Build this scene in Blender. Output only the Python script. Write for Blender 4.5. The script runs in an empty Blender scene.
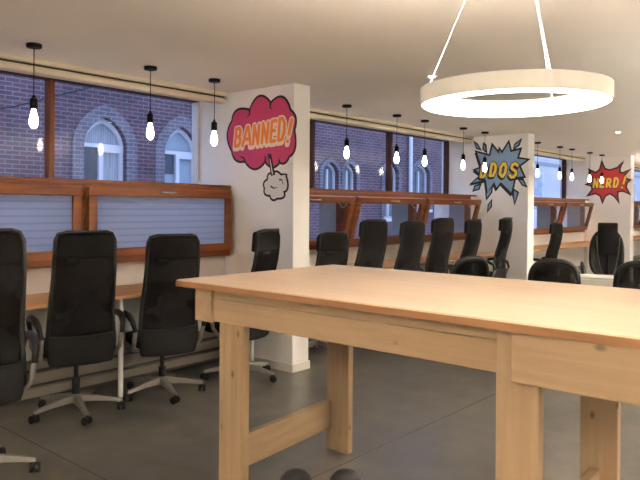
import bpy, bmesh, math, random
from mathutils import Vector, Matrix
random.seed(7)
S = bpy.context.scene
COL = S.collection
PI = math.pi
R = math.radians

# ------------------------------------------------------------------ materials
def newmat(name):
    m = bpy.data.materials.new(name); m.use_nodes = True
    nt = m.node_tree; nt.nodes.clear()
    out = nt.nodes.new('ShaderNodeOutputMaterial')
    return m, nt, out
def N(nt, t, **kw):
    n = nt.nodes.new(t)
    for k, v in kw.items():
        if k in n.inputs: n.inputs[k].default_value = v
        else: setattr(n, k, v)
    return n
def c4(c): return (c[0], c[1], c[2], 1)
def pmat(name, col, rough=.5, metal=0, var=.0, scale=8, spec=.5, bump=0, stretch=(1,1,1)):
    m, nt, out = newmat(name)
    b = N(nt, 'ShaderNodeBsdfPrincipled'); b.inputs['Roughness'].default_value = rough
    b.inputs['Metallic'].default_value = metal; b.inputs['Specular IOR Level'].default_value = spec
    nt.links.new(b.outputs[0], out.inputs[0])
    tc = N(nt, 'ShaderNodeTexCoord'); mp = N(nt, 'ShaderNodeMapping'); mp.inputs['Scale'].default_value = stretch
    nt.links.new(tc.outputs['Object'], mp.inputs[0])
    nz = N(nt, 'ShaderNodeTexNoise'); nz.inputs['Scale'].default_value = scale; nz.inputs['Detail'].default_value = 5
    nt.links.new(mp.outputs[0], nz.inputs['Vector'])
    rp = N(nt, 'ShaderNodeValToRGB')
    rp.color_ramp.elements[0].position = .3; rp.color_ramp.elements[1].position = .7
    rp.color_ramp.elements[0].color = c4([x*(1-var) for x in col]); rp.color_ramp.elements[1].color = c4([min(1, x*(1+var)) for x in col])
    nt.links.new(nz.outputs['Fac'], rp.inputs[0]); nt.links.new(rp.outputs[0], b.inputs['Base Color'])
    if bump:
        bp = N(nt, 'ShaderNodeBump'); bp.inputs['Strength'].default_value = bump; bp.inputs['Distance'].default_value = .01
        nt.links.new(nz.outputs['Fac'], bp.inputs['Height']); nt.links.new(bp.outputs[0], b.inputs['Normal'])
    return m
def emat(name, col, st):
    m, nt, out = newmat(name)
    e = N(nt, 'ShaderNodeEmission'); e.inputs[0].default_value = c4(col); e.inputs[1].default_value = st
    nt.links.new(e.outputs[0], out.inputs[0]); return m
def woodmat(name, light, dark, axis=0, rough=.5, knots=.0, grain=22):
    m, nt, out = newmat(name)
    b = N(nt, 'ShaderNodeBsdfPrincipled'); b.inputs['Roughness'].default_value = rough
    b.inputs['Specular IOR Level'].default_value = .2
    nt.links.new(b.outputs[0], out.inputs[0])
    tc = N(nt, 'ShaderNodeTexCoord'); mp = N(nt, 'ShaderNodeMapping')
    sc = [1, 1, 1]; sc[axis] = .06; mp.inputs['Scale'].default_value = sc
    nt.links.new(tc.outputs['Object'], mp.inputs[0])
    nz = N(nt, 'ShaderNodeTexNoise'); nz.inputs['Scale'].default_value = grain; nz.inputs['Detail'].default_value = 6; nz.inputs['Distortion'].default_value = .6
    nt.links.new(mp.outputs[0], nz.inputs['Vector'])
    rp = N(nt, 'ShaderNodeValToRGB'); rp.color_ramp.elements[0].position = .32; rp.color_ramp.elements[1].position = .68
    rp.color_ramp.elements[0].color = c4(dark); rp.color_ramp.elements[1].color = c4(light)
    nt.links.new(nz.outputs['Fac'], rp.inputs[0])
    last = rp.outputs[0]
    if knots:
        mk = N(nt, 'ShaderNodeMapping'); ks = [1, 1, 1]; ks[axis] = .55; mk.inputs['Scale'].default_value = ks
        nt.links.new(tc.outputs['Object'], mk.inputs[0])
        vo = N(nt, 'ShaderNodeTexVoronoi'); vo.inputs['Scale'].default_value = 9; vo.inputs['Randomness'].default_value = 1
        nt.links.new(mk.outputs[0], vo.inputs['Vector'])
        kr = N(nt, 'ShaderNodeValToRGB'); kr.color_ramp.elements[0].position = .05; kr.color_ramp.elements[1].position = .13
        kr.color_ramp.elements[0].color = (knots, knots, knots, 1); kr.color_ramp.elements[1].color = (0, 0, 0, 1)
        nt.links.new(vo.outputs['Distance'], kr.inputs[0])
        mx = N(nt, 'ShaderNodeMix'); mx.data_type = 'RGBA'
        nt.links.new(kr.outputs[0], mx.inputs[0]); nt.links.new(last, mx.inputs[6])
        mx.inputs[7].default_value = c4([x*.35 for x in dark])
        last = mx.outputs[2]
    nt.links.new(last, b.inputs['Base Color'])
    return m
def glassmat(name, tint=(.93,.96,1.0)):
    m, nt, out = newmat(name)
    t = N(nt, 'ShaderNodeBsdfTransparent'); t.inputs[0].default_value = c4(tint)
    g = N(nt, 'ShaderNodeBsdfGlossy'); g.inputs['Roughness'].default_value = .01
    lw = N(nt, 'ShaderNodeLayerWeight'); lw.inputs[0].default_value = .5
    pw = N(nt, 'ShaderNodeMath'); pw.operation = 'POWER'; pw.inputs[1].default_value = 5; nt.links.new(lw.outputs['Facing'], pw.inputs[0])
    fr = N(nt, 'ShaderNodeMath'); fr.operation = 'MULTIPLY_ADD'; fr.inputs[1].default_value = .6; fr.inputs[2].default_value = .02; nt.links.new(pw.outputs[0], fr.inputs[0])
    mx = N(nt, 'ShaderNodeMixShader')
    nt.links.new(fr.outputs[0], mx.inputs[0]); nt.links.new(t.outputs[0], mx.inputs[1]); nt.links.new(g.outputs[0], mx.inputs[2])
    nt.links.new(mx.outputs[0], out.inputs[0]); return m
def frostmat(name):
    m, nt, out = newmat(name)
    tc = N(nt, 'ShaderNodeTexCoord'); sp = N(nt, 'ShaderNodeSeparateXYZ'); nt.links.new(tc.outputs['Object'], sp.inputs[0])
    mt = N(nt, 'ShaderNodeMath'); mt.operation = 'MULTIPLY'; mt.inputs[1].default_value = 18
    nt.links.new(sp.outputs[2], mt.inputs[0])
    fr = N(nt, 'ShaderNodeMath'); fr.operation = 'FRACT'; nt.links.new(mt.outputs[0], fr.inputs[0])
    rp = N(nt, 'ShaderNodeValToRGB')
    rp.color_ramp.elements[0].position = .2; rp.color_ramp.elements[0].color = (.62, .65, .70, 1)
    rp.color_ramp.elements[1].position = .36; rp.color_ramp.elements[1].color = (.74, .78, .83, 1)
    nt.links.new(fr.outputs[0], rp.inputs[0])
    tl = N(nt, 'ShaderNodeBsdfTranslucent'); df = N(nt, 'ShaderNodeBsdfPrincipled'); df.inputs['Roughness'].default_value = .3
    nt.links.new(rp.outputs[0], tl.inputs[0]); nt.links.new(rp.outputs[0], df.inputs['Base Color'])
    mx = N(nt, 'ShaderNodeMixShader'); mx.inputs[0].default_value = .15
    nt.links.new(tl.outputs[0], mx.inputs[1]); nt.links.new(df.outputs[0], mx.inputs[2])
    nt.links.new(mx.outputs[0], out.inputs[0]); return m
def meshfabric(name, col, alpha):
    m, nt, out = newmat(name)
    t = N(nt, 'ShaderNodeBsdfTransparent')
    b = N(nt, 'ShaderNodeBsdfPrincipled'); b.inputs['Base Color'].default_value = c4(col); b.inputs['Roughness'].default_value = .8; b.inputs['Specular IOR Level'].default_value = .1
    tc = N(nt, 'ShaderNodeTexCoord'); ck = N(nt, 'ShaderNodeTexNoise'); ck.inputs['Scale'].default_value = 6
    nt.links.new(tc.outputs['Object'], ck.inputs['Vector'])
    mr = N(nt, 'ShaderNodeMapRange'); mr.inputs[1].default_value = .35; mr.inputs[2].default_value = .7
    mr.inputs[3].default_value = min(1, alpha+.06); mr.inputs[4].default_value = alpha-.06
    nt.links.new(ck.outputs['Fac'], mr.inputs[0])
    mx = N(nt, 'ShaderNodeMixShader')
    nt.links.new(mr.outputs[0], mx.inputs[0]); nt.links.new(t.outputs[0], mx.inputs[1]); nt.links.new(b.outputs[0], mx.inputs[2])
    nt.links.new(mx.outputs[0], out.inputs[0]); return m
def brickmat(name, c1, c2, mortar):
    m, nt, out = newmat(name)
    b = N(nt, 'ShaderNodeBsdfPrincipled'); b.inputs['Roughness'].default_value = .9
    nt.links.new(b.outputs[0], out.inputs[0])
    tc = N(nt, 'ShaderNodeTexCoord'); sp = N(nt, 'ShaderNodeSeparateXYZ'); cb = N(nt, 'ShaderNodeCombineXYZ')
    nt.links.new(tc.outputs['Object'], sp.inputs[0]); nt.links.new(sp.outputs[0], cb.inputs[0]); nt.links.new(sp.outputs[2], cb.inputs[1])
    br = N(nt, 'ShaderNodeTexBrick')
    br.inputs['Color1'].default_value = c4(c1); br.inputs['Color2'].default_value = c4(c2); br.inputs['Mortar'].default_value = c4(mortar)
    br.inputs['Scale'].default_value = 1; br.inputs['Brick Width'].default_value = .24; br.inputs['Row Height'].default_value = .075
    br.inputs['Mortar Size'].default_value = .009; br.inputs['Mortar Smooth'].default_value = .2
    nt.links.new(cb.outputs[0], br.inputs['Vector'])
    nz = N(nt, 'ShaderNodeTexNoise'); nz.inputs['Scale'].default_value = 1.3; nz.inputs['Detail'].default_value = 6
    nt.links.new(tc.outputs['Object'], nz.inputs['Vector'])
    rp = N(nt, 'ShaderNodeValToRGB'); rp.color_ramp.elements[0].position = .3; rp.color_ramp.elements[1].position = .72
    rp.color_ramp.elements[0].color = (.7, .7, .75, 1); rp.color_ramp.elements[1].color = (1.25, 1.2, 1.25, 1)
    nt.links.new(nz.outputs['Fac'], rp.inputs[0])
    mx = N(nt, 'ShaderNodeMix'); mx.data_type = 'RGBA'; mx.blend_type = 'MULTIPLY'; mx.inputs[0].default_value = 1
    nt.links.new(br.outputs['Color'], mx.inputs[6]); nt.links.new(rp.outputs[0], mx.inputs[7])
    nt.links.new(mx.outputs[2], b.inputs['Base Color'])
    return m
def concretemat(name):
    m, nt, out = newmat(name)
    b = N(nt, 'ShaderNodeBsdfPrincipled'); b.inputs['Specular IOR Level'].default_value = .5
    nt.links.new(b.outputs[0], out.inputs[0])
    tc = N(nt, 'ShaderNodeTexCoord')
    n1 = N(nt, 'ShaderNodeTexNoise'); n1.inputs['Scale'].default_value = 1.6; n1.inputs['Detail'].default_value = 5; n1.inputs['Roughness'].default_value = .55; n1.inputs['Distortion'].default_value = .15
    n2 = N(nt, 'ShaderNodeTexNoise'); n2.inputs['Scale'].default_value = 4.5; n2.inputs['Detail'].default_value = 6
    for n in (n1, n2): nt.links.new(tc.outputs['Object'], n.inputs['Vector'])
    r1 = N(nt, 'ShaderNodeValToRGB'); r1.color_ramp.elements[0].position = .32; r1.color_ramp.elements[1].position = .68
    r1.color_ramp.elements[0].color = (.056, .051, .044, 1); r1.color_ramp.elements[1].color = (.122, .113, .098, 1)
    nt.links.new(n1.outputs['Fac'], r1.inputs[0])
    r2 = N(nt, 'ShaderNodeValToRGB'); r2.color_ramp.elements[0].position = .3; r2.color_ramp.elements[1].position = .7
    r2.color_ramp.elements[0].color = (.76, .76, .77, 1); r2.color_ramp.elements[1].color = (1.22, 1.21, 1.19, 1)
    nt.links.new(n2.outputs['Fac'], r2.inputs[0])
    mx = N(nt, 'ShaderNodeMix'); mx.data_type = 'RGBA'; mx.blend_type = 'MULTIPLY'; mx.inputs[0].default_value = 1
    nt.links.new(r1.outputs[0], mx.inputs[6]); nt.links.new(r2.outputs[0], mx.inputs[7])
    nt.links.new(mx.outputs[2], b.inputs['Base Color'])
    rr = N(nt, 'ShaderNodeMapRange'); rr.inputs[1].default_value = .3; rr.inputs[2].default_value = .7; rr.inputs[3].default_value = .30; rr.inputs[4].default_value = .44
    nt.links.new(n1.outputs['Fac'], rr.inputs[0]); nt.links.new(rr.outputs[0], b.inputs['Roughness'])
    return m

M = {}
M['wall'] = pmat('white_wall_paint', (.86, .84, .815), .75, var=.02, scale=3)
M['ceil'] = pmat('ceiling_paint', (.80, .74, .65), .85, var=.015, scale=2)
M['floor'] = concretemat('polished_concrete')
M['joint'] = pmat('floor_joint_filler', (.07, .06, .05), .7)
M['skirt'] = pmat('skirting_paint', (.72, .69, .62), .5)
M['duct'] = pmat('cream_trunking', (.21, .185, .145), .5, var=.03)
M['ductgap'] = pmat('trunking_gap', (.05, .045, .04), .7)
M['brown'] = woodmat('stained_window_wood', (.19, .058, .017), (.11, .03, .009), 0, .38, grain=18)
M['brownv'] = woodmat('stained_window_wood_upright', (.19, .058, .017), (.11, .03, .009), 2, .38, grain=18)
M['darkwood'] = woodmat('dark_stained_wood', (.10, .04, .022), (.06, .022, .012), 2, .45)
M['glass'] = glassmat('clear_window_glass')
M['frost'] = frostmat('frosted_striped_film')
M['alu'] = pmat('grey_metal_reveal', (.24, .25, .26), .5, var=.05)
M['white'] = pmat('white_enamel', (.78, .77, .75), .4)
M['steel'] = pmat('brushed_steel', (.55, .54, .52), .35, 1)
M['blind'] = pmat('blind_cassette', (.66, .58, .44), .55, var=.02)
M['black'] = pmat('black_plastic', (.007, .0065, .0065), .5, var=.1, spec=.18)
M['blackfab'] = pmat('black_chair_fabric', (.006, .0055, .0055), .9, var=.2, scale=60, spec=.05)
M['shell'] = pmat('charcoal_shell_fabric', (.011, .0105, .0105), .9, var=.15, scale=60, spec=.05)
M['net'] = meshfabric('black_chair_mesh', (.007, .006, .006), .93)
M['net2'] = meshfabric('black_task_chair_mesh', (.007, .0065, .0065), .80)
M['chairmetal'] = pmat('grey_painted_base', (.17, .155, .135), .45, .3)
M['pineX'] = woodmat('pine_board_along_x', (.345, .24, .14), (.285, .188, .102), 0, .5, knots=.8)
M['pineY'] = woodmat('pine_board_along_y', (.345, .24, .14), (.285, .188, .102), 1, .5, knots=.8)
M['pineZ'] = woodmat('pine_board_upright', (.345, .24, .14), (.285, .188, .102), 2, .5, knots=.8)
M['top'] = woodmat('pale_plywood_top', (.60, .45, .33), (.535, .395, .275), 1, .36, grain=14)
M['edge'] = woodmat('underlit_brown_edge', (.30, .155, .07), (.22, .105, .045), 1, .45)
M['desk'] = woodmat('desk_veneer', (.60, .33, .16), (.50, .26, .11), 0, .45, grain=16)
M['cable'] = pmat('black_flex', (.01, .01, .01), .6)
M['bulb'] = emat('glowing_bulb', (1, .87, .68), 9)
M['ringlight'] = emat('ring_diffuser_glow', (1, .92, .81), 4.4)
M['added_uplight'] = emat('added_uplight_glow', (1, .93, .84), 75)
M['added_uplight_strong'] = emat('added_strong_uplight_glow', (1, .93, .855), 600)
M['spot'] = emat('spot_lens_glow', (1, .9, .74), 24)
M['ringbody'] = pmat('white_ring_body', (.74, .70, .62), .45)
M['brick'] = brickmat('purple_red_brick', (.135, .072, .08), (.088, .05, .06), (.20, .19, .20))
M['stone'] = brickmat('grey_arch_brick', (.17, .155, .165), (.12, .11, .125), (.27, .26, .265))
M['palewall'] = pmat('pale_render', (.52, .54, .56), .9, var=.1, scale=.8)
M['pvc'] = pmat('white_window_frame_paint', (.62, .64, .66), .4)
M['curtain'] = pmat('grey_net_curtain', (.32, .36, .385), .9, var=.35, scale=9, stretch=(6, 6, .15))
M['darkpane'] = pmat('dark_window_pane', (.055, .07, .085), .25, var=.3, scale=2)
M['palepane'] = pmat('pale_blind_pane', (.30, .38, .43), .5, var=.1, scale=2)
M['greypane'] = pmat('grey_dim_pane', (.15, .17, .20), .4, var=.2, scale=2)
M['street'] = pmat('street_asphalt', (.12, .12, .12), .9, var=.1)
M['m_pink'] = pmat('magenta_mural_paint', (.56, .05, .155), .7, var=.06)
M['m_black'] = pmat('black_mural_paint', (.016, .014, .016), .7)
M['m_orange'] = pmat('orange_mural_paint', (.85, .24, .035), .7, var=.05)
M['m_cream'] = pmat('pale_mural_paint', (.80, .66, .55), .7)
M['m_white'] = pmat('white_mural_paint', (.74, .71, .68), .7)
M['m_blue'] = pmat('grey_blue_mural_paint', (.23, .36, .56), .7, var=.06)
M['m_yellow'] = pmat('yellow_mural_paint', (.85, .60, .09), .7, var=.05)
M['m_red'] = pmat('red_mural_paint', (.50, .035, .035), .7, var=.06)
M['paperwhite'] = pmat('white_laminate', (.80, .77, .70), .45)
M['bin'] = pmat('dark_bin_plastic', (.011, .009, .0085), .65, spec=.25)

# ------------------------------------------------------------------ mesh tools
def link(name, bm, mat, parent=None, smooth=False, bevel=0, seg=2):
    bmesh.ops.recalc_face_normals(bm, faces=bm.faces)
    me = bpy.data.meshes.new(name); bm.to_mesh(me); bm.free()
    if smooth:
        for p in me.polygons: p.use_smooth = True
    me.materials.append(mat)
    o = bpy.data.objects.new(name, me); COL.objects.link(o)
    if parent: o.parent = parent
    if bevel:
        md = o.modifiers.new('bevel', 'BEVEL'); md.width = bevel; md.segments = seg; md.limit_method = 'ANGLE'
    return o
def box(bm, x0, x1, y0, y1, z0, z1):
    vs = [bm.verts.new((x, y, z)) for x in (x0, x1) for y in (y0, y1) for z in (z0, z1)]
    for f in ((0,1,3,2),(4,6,7,5),(0,4,5,1),(2,3,7,6),(0,2,6,4),(1,5,7,3)):
        bm.faces.new([vs[i] for i in f])
    return vs
def bx(*boxes):
    bm = bmesh.new()
    for b in boxes: box(bm, *b)
    return bm
def prism(bm, pts, fn):
    """closed prism: fn(u,v,side) -> xyz, pts 2-D outline"""
    a = [bm.verts.new(fn(u, v, 0)) for u, v in pts]; b = [bm.verts.new(fn(u, v, 1)) for u, v in pts]
    n = len(pts)
    bm.faces.new(a); bm.faces.new(b[::-1])
    for i in range(n): bm.faces.new([a[i], a[(i+1) % n], b[(i+1) % n], b[i]])
def lathe(bm, prof, seg=24, loc=(0,0,0), cap=True):
    rings = []
    for r, z in prof:
        if r < 1e-6: rings.append([bm.verts.new((loc[0], loc[1], loc[2]+z))])
        else: rings.append([bm.verts.new((loc[0]+r*math.cos(2*PI*i/seg), loc[1]+r*math.sin(2*PI*i/seg), loc[2]+z)) for i in range(seg)])
    for a, b in zip(rings, rings[1:]):
        for i in range(seg):
            j = (i+1) % seg
            if len(a) == 1 and len(b) == 1: continue
            if len(a) == 1: bm.faces.new([a[0], b[i], b[j]])
            elif len(b) == 1: bm.faces.new([a[i], a[j], b[0]])
            else: bm.faces.new([a[i], a[j], b[j], b[i]])
    if cap:
        if len(rings[0]) > 1: bm.faces.new(rings[0][::-1])
        if len(rings[-1]) > 1: bm.faces.new(rings[-1])
def tube(bm, pts, r, seg=8, closed=False):
    pts = [Vector(p) for p in pts]; n = len(pts); rings = []
    prev = None
    for i, p in enumerate(pts):
        if closed: d = pts[(i+1) % n] - pts[i-1]
        else: d = pts[min(i+1, n-1)] - pts[max(i-1, 0)]
        d.normalize()
        if prev is None:
            a = Vector((0, 0, 1)) if abs(d.z) < .9 else Vector((1, 0, 0))
            u = d.cross(a).normalized()
        else:
            u = (prev - d*prev.dot(d)).normalized()
        prev = u; v = d.cross(u)
        rr = r[i] if isinstance(r, (list, tuple)) else r
        rings.append([bm.verts.new(p + u*rr*math.cos(2*PI*k/seg) + v*rr*math.sin(2*PI*k/seg)) for k in range(seg)])
    m = n if closed else n-1
    for i in range(m):
        a, b = rings[i], rings[(i+1) % n]
        off = 0
        if closed and i == n-1:
            off = min(range(seg), key=lambda o: sum((a[k].co - b[(k+o) % seg].co).length for k in range(seg)))
        for k in range(seg):
            j = (k+1) % seg
            bm.faces.new([a[k], a[j], b[(j+off) % seg], b[(k+off) % seg]])
    if not closed:
        bm.faces.new(rings[0][::-1]); bm.faces.new(rings[-1])
def tb(pts, r, seg=8, closed=False):
    bm = bmesh.new(); tube(bm, pts, r, seg, closed); return bm
def sheet(bm, rows, th):
    """rows: list of lists of (point) ; thickness along +y/-y"""
    A = [[bm.verts.new((x, y - th/2, z)) for x, y, z in r] for r in rows]
    B = [[bm.verts.new((x, y + th/2, z)) for x, y, z in r] for r in rows]
    n, m = len(rows), len(rows[0])
    for i in range(n-1):
        for j in range(m-1):
            bm.faces.new([A[i][j], A[i][j+1], A[i+1][j+1], A[i+1][j]])
            bm.faces.new([B[i][j], B[i+1][j], B[i+1][j+1], B[i][j+1]])
    for i in range(n-1):
        bm.faces.new([A[i][0], A[i+1][0], B[i+1][0], B[i][0]]); bm.faces.new([A[i][-1], B[i][-1], B[i+1][-1], A[i+1][-1]])
    for j in range(m-1):
        bm.faces.new([A[0][j], B[0][j], B[0][j+1], A[0][j+1]]); bm.faces.new([A[-1][j], A[-1][j+1], B[-1][j+1], B[-1][j]])

def thing(name, label, cat, loc=(0,0,0), rz=0, group=None):
    o = bpy.data.objects.new(name, None); COL.objects.link(o); o.empty_display_size = .1
    o.location = loc; o.rotation_euler = (0, 0, rz)
    return tag(o, label, cat, group)
def tag(o, label, cat, group=None):
    o['label'] = label; o['category'] = cat
    if group: o['group'] = group
    return o
def struct(o):
    o['kind'] = 'structure'; return o
def kids(o): return [c for c in bpy.data.objects if c.parent == o]
def dup(src, loc=None, rz=None, label=None, group=None):
    def rec(o, par):
        c = o.copy(); COL.objects.link(c); c.parent = par
        for k in tree.get(o.name, []): rec(k, c)
        return c
    tree = {}
    for o in bpy.data.objects:
        if o.parent: tree.setdefault(o.parent.name, []).append(o)
    r = rec(src, None)
    if loc is not None: r.location = loc
    if rz is not None: r.rotation_euler = (0, 0, rz)
    if label: r['label'] = label
    if group: r['group'] = group
    return r

# ------------------------------------------------------------------ setting
H = 2.62
X0, X1, Y0 = -5.0, 20.6, -4.5
YW, YG, YO = 5.02, 5.45, 5.55          # inner wall face under the windows, glazing, outer face
ZB, ZT = 1.02, 1.68                    # hopper window frame bottom and top
struct(link('floor', bx((X0-.2, X1+.2, Y0-.2, YO, -.15, 0)), M['floor']))
struct(link('ceiling', bx((X0-.2, X1+.2, Y0-.2, YO, H, H+.15)), M['ceil']))
struct(link('wall_left', bx((X0-.2, X0, Y0, YO, 0, H)), M['wall']))
struct(link('wall_right', bx((X1, X1+.2, Y0, YO, 0, H)), M['wall']))
struct(link('wall_back', bx((X0-.2, X1+.2, Y0-.2, Y0, 0, H)), M['wall']))
struct(link('wall_front', bx((X0, X1, YW, YO, 0, ZB)), M['wall']))
BAY = [(-.82, 4.345), (4.565, 9.42), (9.64, 14.5), (14.72, 20.6)]
# projecting fins between the bays (painted piers carrying the murals)
for a in (-1.04, 4.345, 9.42, 14.5):
    struct(link('wall_pier', bx((a, a+.22, 4.085, YO, 0, H)), M['wall'], bevel=.006))
    struct(link('baseboard_pier', bx((a-.012, a+.232, 4.073, YW, 0, .075)), M['skirt'], bevel=.004))
for a, b in ((9.201, 9.42), (14.201, 14.5), (14.72, 14.95)):
    struct(link('wall_pier_return', bx((a, b, 4.93, YO, ZB-.02, ZT)), M['wall']))
# floor joints, thin recessed filler strips
for k, (x0, x1, y0, y1) in enumerate(((X0, X1, 2.405, 2.413), (1.957, 1.965, Y0, YW), (7.0, 7.008, Y0, YW), (12.0, 12.008, Y0, YW), (X0, X1, -2.6, -2.592))):
    struct(link('trim_%d' % (k+1), bx((x0, x1, y0, y1, -.01, .0012)), M['joint']))
# trunking along the foot of the window wall, one run per bay
tn = 10
for a, b in BAY:
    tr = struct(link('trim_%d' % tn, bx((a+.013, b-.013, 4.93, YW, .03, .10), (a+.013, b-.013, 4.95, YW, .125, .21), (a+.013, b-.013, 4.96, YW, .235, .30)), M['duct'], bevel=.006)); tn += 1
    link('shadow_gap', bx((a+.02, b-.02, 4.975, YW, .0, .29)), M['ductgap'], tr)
# roller-blind cassette under the ceiling, one per bay
for a, b in BAY:
    tr = struct(link('trim_%d' % tn, bx((a+.02 if a > 0 else a, b-.02, 4.98, 5.10, 2.512, 2.570)), M['blind'], bevel=.02, seg=3)); tn += 1
    link('dark_gap', bx((a+.02 if a > 0 else a, b-.03, 5.0, 5.09, 2.570, 2.584)), M['ductgap'], tr)
    link('ceiling_batten', bx((a+.02 if a > 0 else a, b-.02, 4.97, 5.10, 2.584, H)), M['blind'], tr)

# windows: a row of hopper windows below, fixed glazing above on the outer plane
SP = [[-.39, 1.18, 2.75, 4.318], [4.60, 6.09, 7.63, 9.2], [9.68, 11.05, 12.6, 14.2], [14.96, 16.53, 18.1, 19.67]]
wn = 1
def hopper(xa, xb, open_):
    global wn
    w = struct(link('window_%d' % wn, bx((xa, xb, 4.90, 4.99, ZT-.055, ZT), (xa, xb, 4.90, 4.99, ZB, ZB+.075),
                                        (xa, xa+.045, 4.90, 4.99, ZB+.075, ZT-.055), (xb-.045, xb, 4.90, 4.99, ZB+.075, ZT-.055)), M['brown'], bevel=.006)); wn += 1
    # sash in local frame hinged along its bottom edge
    x0, x1 = xa+.03, xb-.03; h0, h1 = 0, ZT-ZB-.085
    s = link('sash', bx((x0, x1, -.055, 0, h1-.075, h1), (x0, x1, -.055, 0, h0, h0+.07),
                        (x0, x0+.075, -.055, 0, h0+.07, h1-.075), (x1-.075, x1, -.055, 0, h0+.07, h1-.075)), M['brown'], w, bevel=.006)
    s.location = (0, 4.905 if not open_ else 4.90, ZB+.055)
    if open_: s.rotation_euler = (R(open_), 0, 0)
    link('pane', bx((x0+.07, x1-.07, -.033, -.025, h0+.065, h1-.07)), M['frost'] if not open_ else M['glass'], s)
    xm = (x0+x1)/2
    bmh = tb([(xm-.07, -.055, h1-.035), (xm-.07, -.083, h1-.033), (xm+.07, -.083, h1-.033), (xm+.07, -.055, h1-.035)], .007, 8)
    link('handle', bmh, M['steel'], s, smooth=True)
    if open_:
        t = R(open_)
        for xx in (x0+.06, x1-.06):
            py, pz = 4.90 - math.sin(t)*h1, ZB+.055 + math.cos(t)*h1
            pts = []
            for q in range(9):
                u = q/8
                pts.append((xx, 4.93 + (py+.02-4.93)*u, (ZT-.06)*(1-u) + (pz-.06)*u - .10*math.sin(PI*u)))
            link('stay_cable', tb(pts, .004, 6), M['steel'], w, smooth=True)
    # side reveal of the opening behind the frame
    link('side_reveal', bx((xb-.02, xb+.02, 4.99, 5.27, ZB, ZT-.06)), M['alu'], w)
    return w
for bi, sp in enumerate(SP):
    for xa, xb in zip(sp, sp[1:]):
        hopper(xa, xb, 0 if bi == 0 else 15)
    # sill board over the hopper row and the fixed glazing
    a, b = BAY[bi]
    u = struct(link('window_%d' % wn, bx((sp[0], b-.005, YG-.03, YG+.05, ZT, ZT+.05), (sp[0], b-.005, YG-.03, YG+.05, H-.05, H)), M['darkwood'])); wn += 1
    link('sill_board', bx((sp[0], b-.005, 4.92, 5.02, ZT, ZT+.025)), M['brown'], u)
    xs = sorted(sp)
    mull = [x for x in xs[:-1]] + [b-.03]
    if bi == 0: mull = [-.36, 1.18, 2.755, 4.325]
    if bi == 1: mull = [4.62, 6.12, 7.80, 9.40]
    if bi == 2: mull = [9.70, 11.1, 12.7, 14.47]
    for x in mull:
        th = .024 if x != mull[-1] else .012
        link('mullion', bx((x-th, x+th, YG-.04, YG+.05, ZT+.05, H-.05)), (M['brownv'] if bi == 0 else M['darkwood']) if x != mull[-1] or bi else M['white'], u, bevel=.004)
    for x, y in zip(mull, mull[1:]):
        link('pane', bx((x+.01, y-.01, YG+.005, YG+.013, ZT+.045, H-.045)), M['glass'], u)

# ------------------------------------------------------------------ outside
D = 11.0
struct(link('street', bx((-25, 70, YO+.05, 40, -3.2, -3.0)), M['street']))
def arch(x0, x1, zs, za, n=10):
    """pointed arch outline from springing right -> apex -> springing left"""
    xm = (x0+x1)/2; pts = []
    hw = (x1-x0)/2; hh = za-zs
    for i in range(n+1):
        t = i/n; pts.append((x1 - hw*(1-math.cos(t*PI/2))**.85 if False else xm + hw*(1-t**1.7), zs + hh*(1-(1-t)**1.35)))
    for i in range(n-1, -1, -1):
        x, z = pts[i]; pts.append((2*xm-x, z))
    return pts
WIN = [  # x0, x1, sill, springing, apex, surround width, kind
    (6.18, 7.06, .95, 2.62, 3.12, .22, 'curtain'), (7.92, 8.78, .95, 2.60, 3.11, .22, 'pale'), (2.4, 3.28, .95, 2.6, 3.1, .22, 'curtain'),
    (12.76, 13.40, 1.90, 2.38, 2.66, .12, 'grey'), (13.60, 14.18, 1.90, 2.38, 2.66, .12, 'grey'),
    (15.46, 16.20, 1.19, 2.46, 2.80, .12, 'grey'), (16.98, 17.92, 1.45, 2.52, 2.86, .14, 'grey')]
bld = thing('brick_building', 'old brick building across the street with pointed arch windows', 'building', (0, D, -3))
bm = bmesh.new()
def loop(pts):
    vs = [bm.verts.new((x, 0, z+3)) for x, z in pts]
    return [bm.edges.new((vs[i], vs[(i+1) % len(vs)])) for i in range(len(vs))]
ed = loop([(-14, -3), (20.3, -3), (20.3, 5.0), (-14, 5.0)])
for x0, x1, zs, zp, za, sw, kd in WIN:
    ed += loop([(x0, zs), (x1, zs)] + arch(x0, x1, zp, za))
bmesh.ops.triangle_fill(bm, use_beauty=True, edges=ed)
ext = bmesh.ops.extrude_face_region(bm, geom=bm.faces[:])
bmesh.ops.translate(bm, vec=(0, .3, 0), verts=[v for v in ext['geom'] if isinstance(v, bmesh.types.BMVert)])
link('brick_wall', bm, M['brick'], bld)
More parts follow.
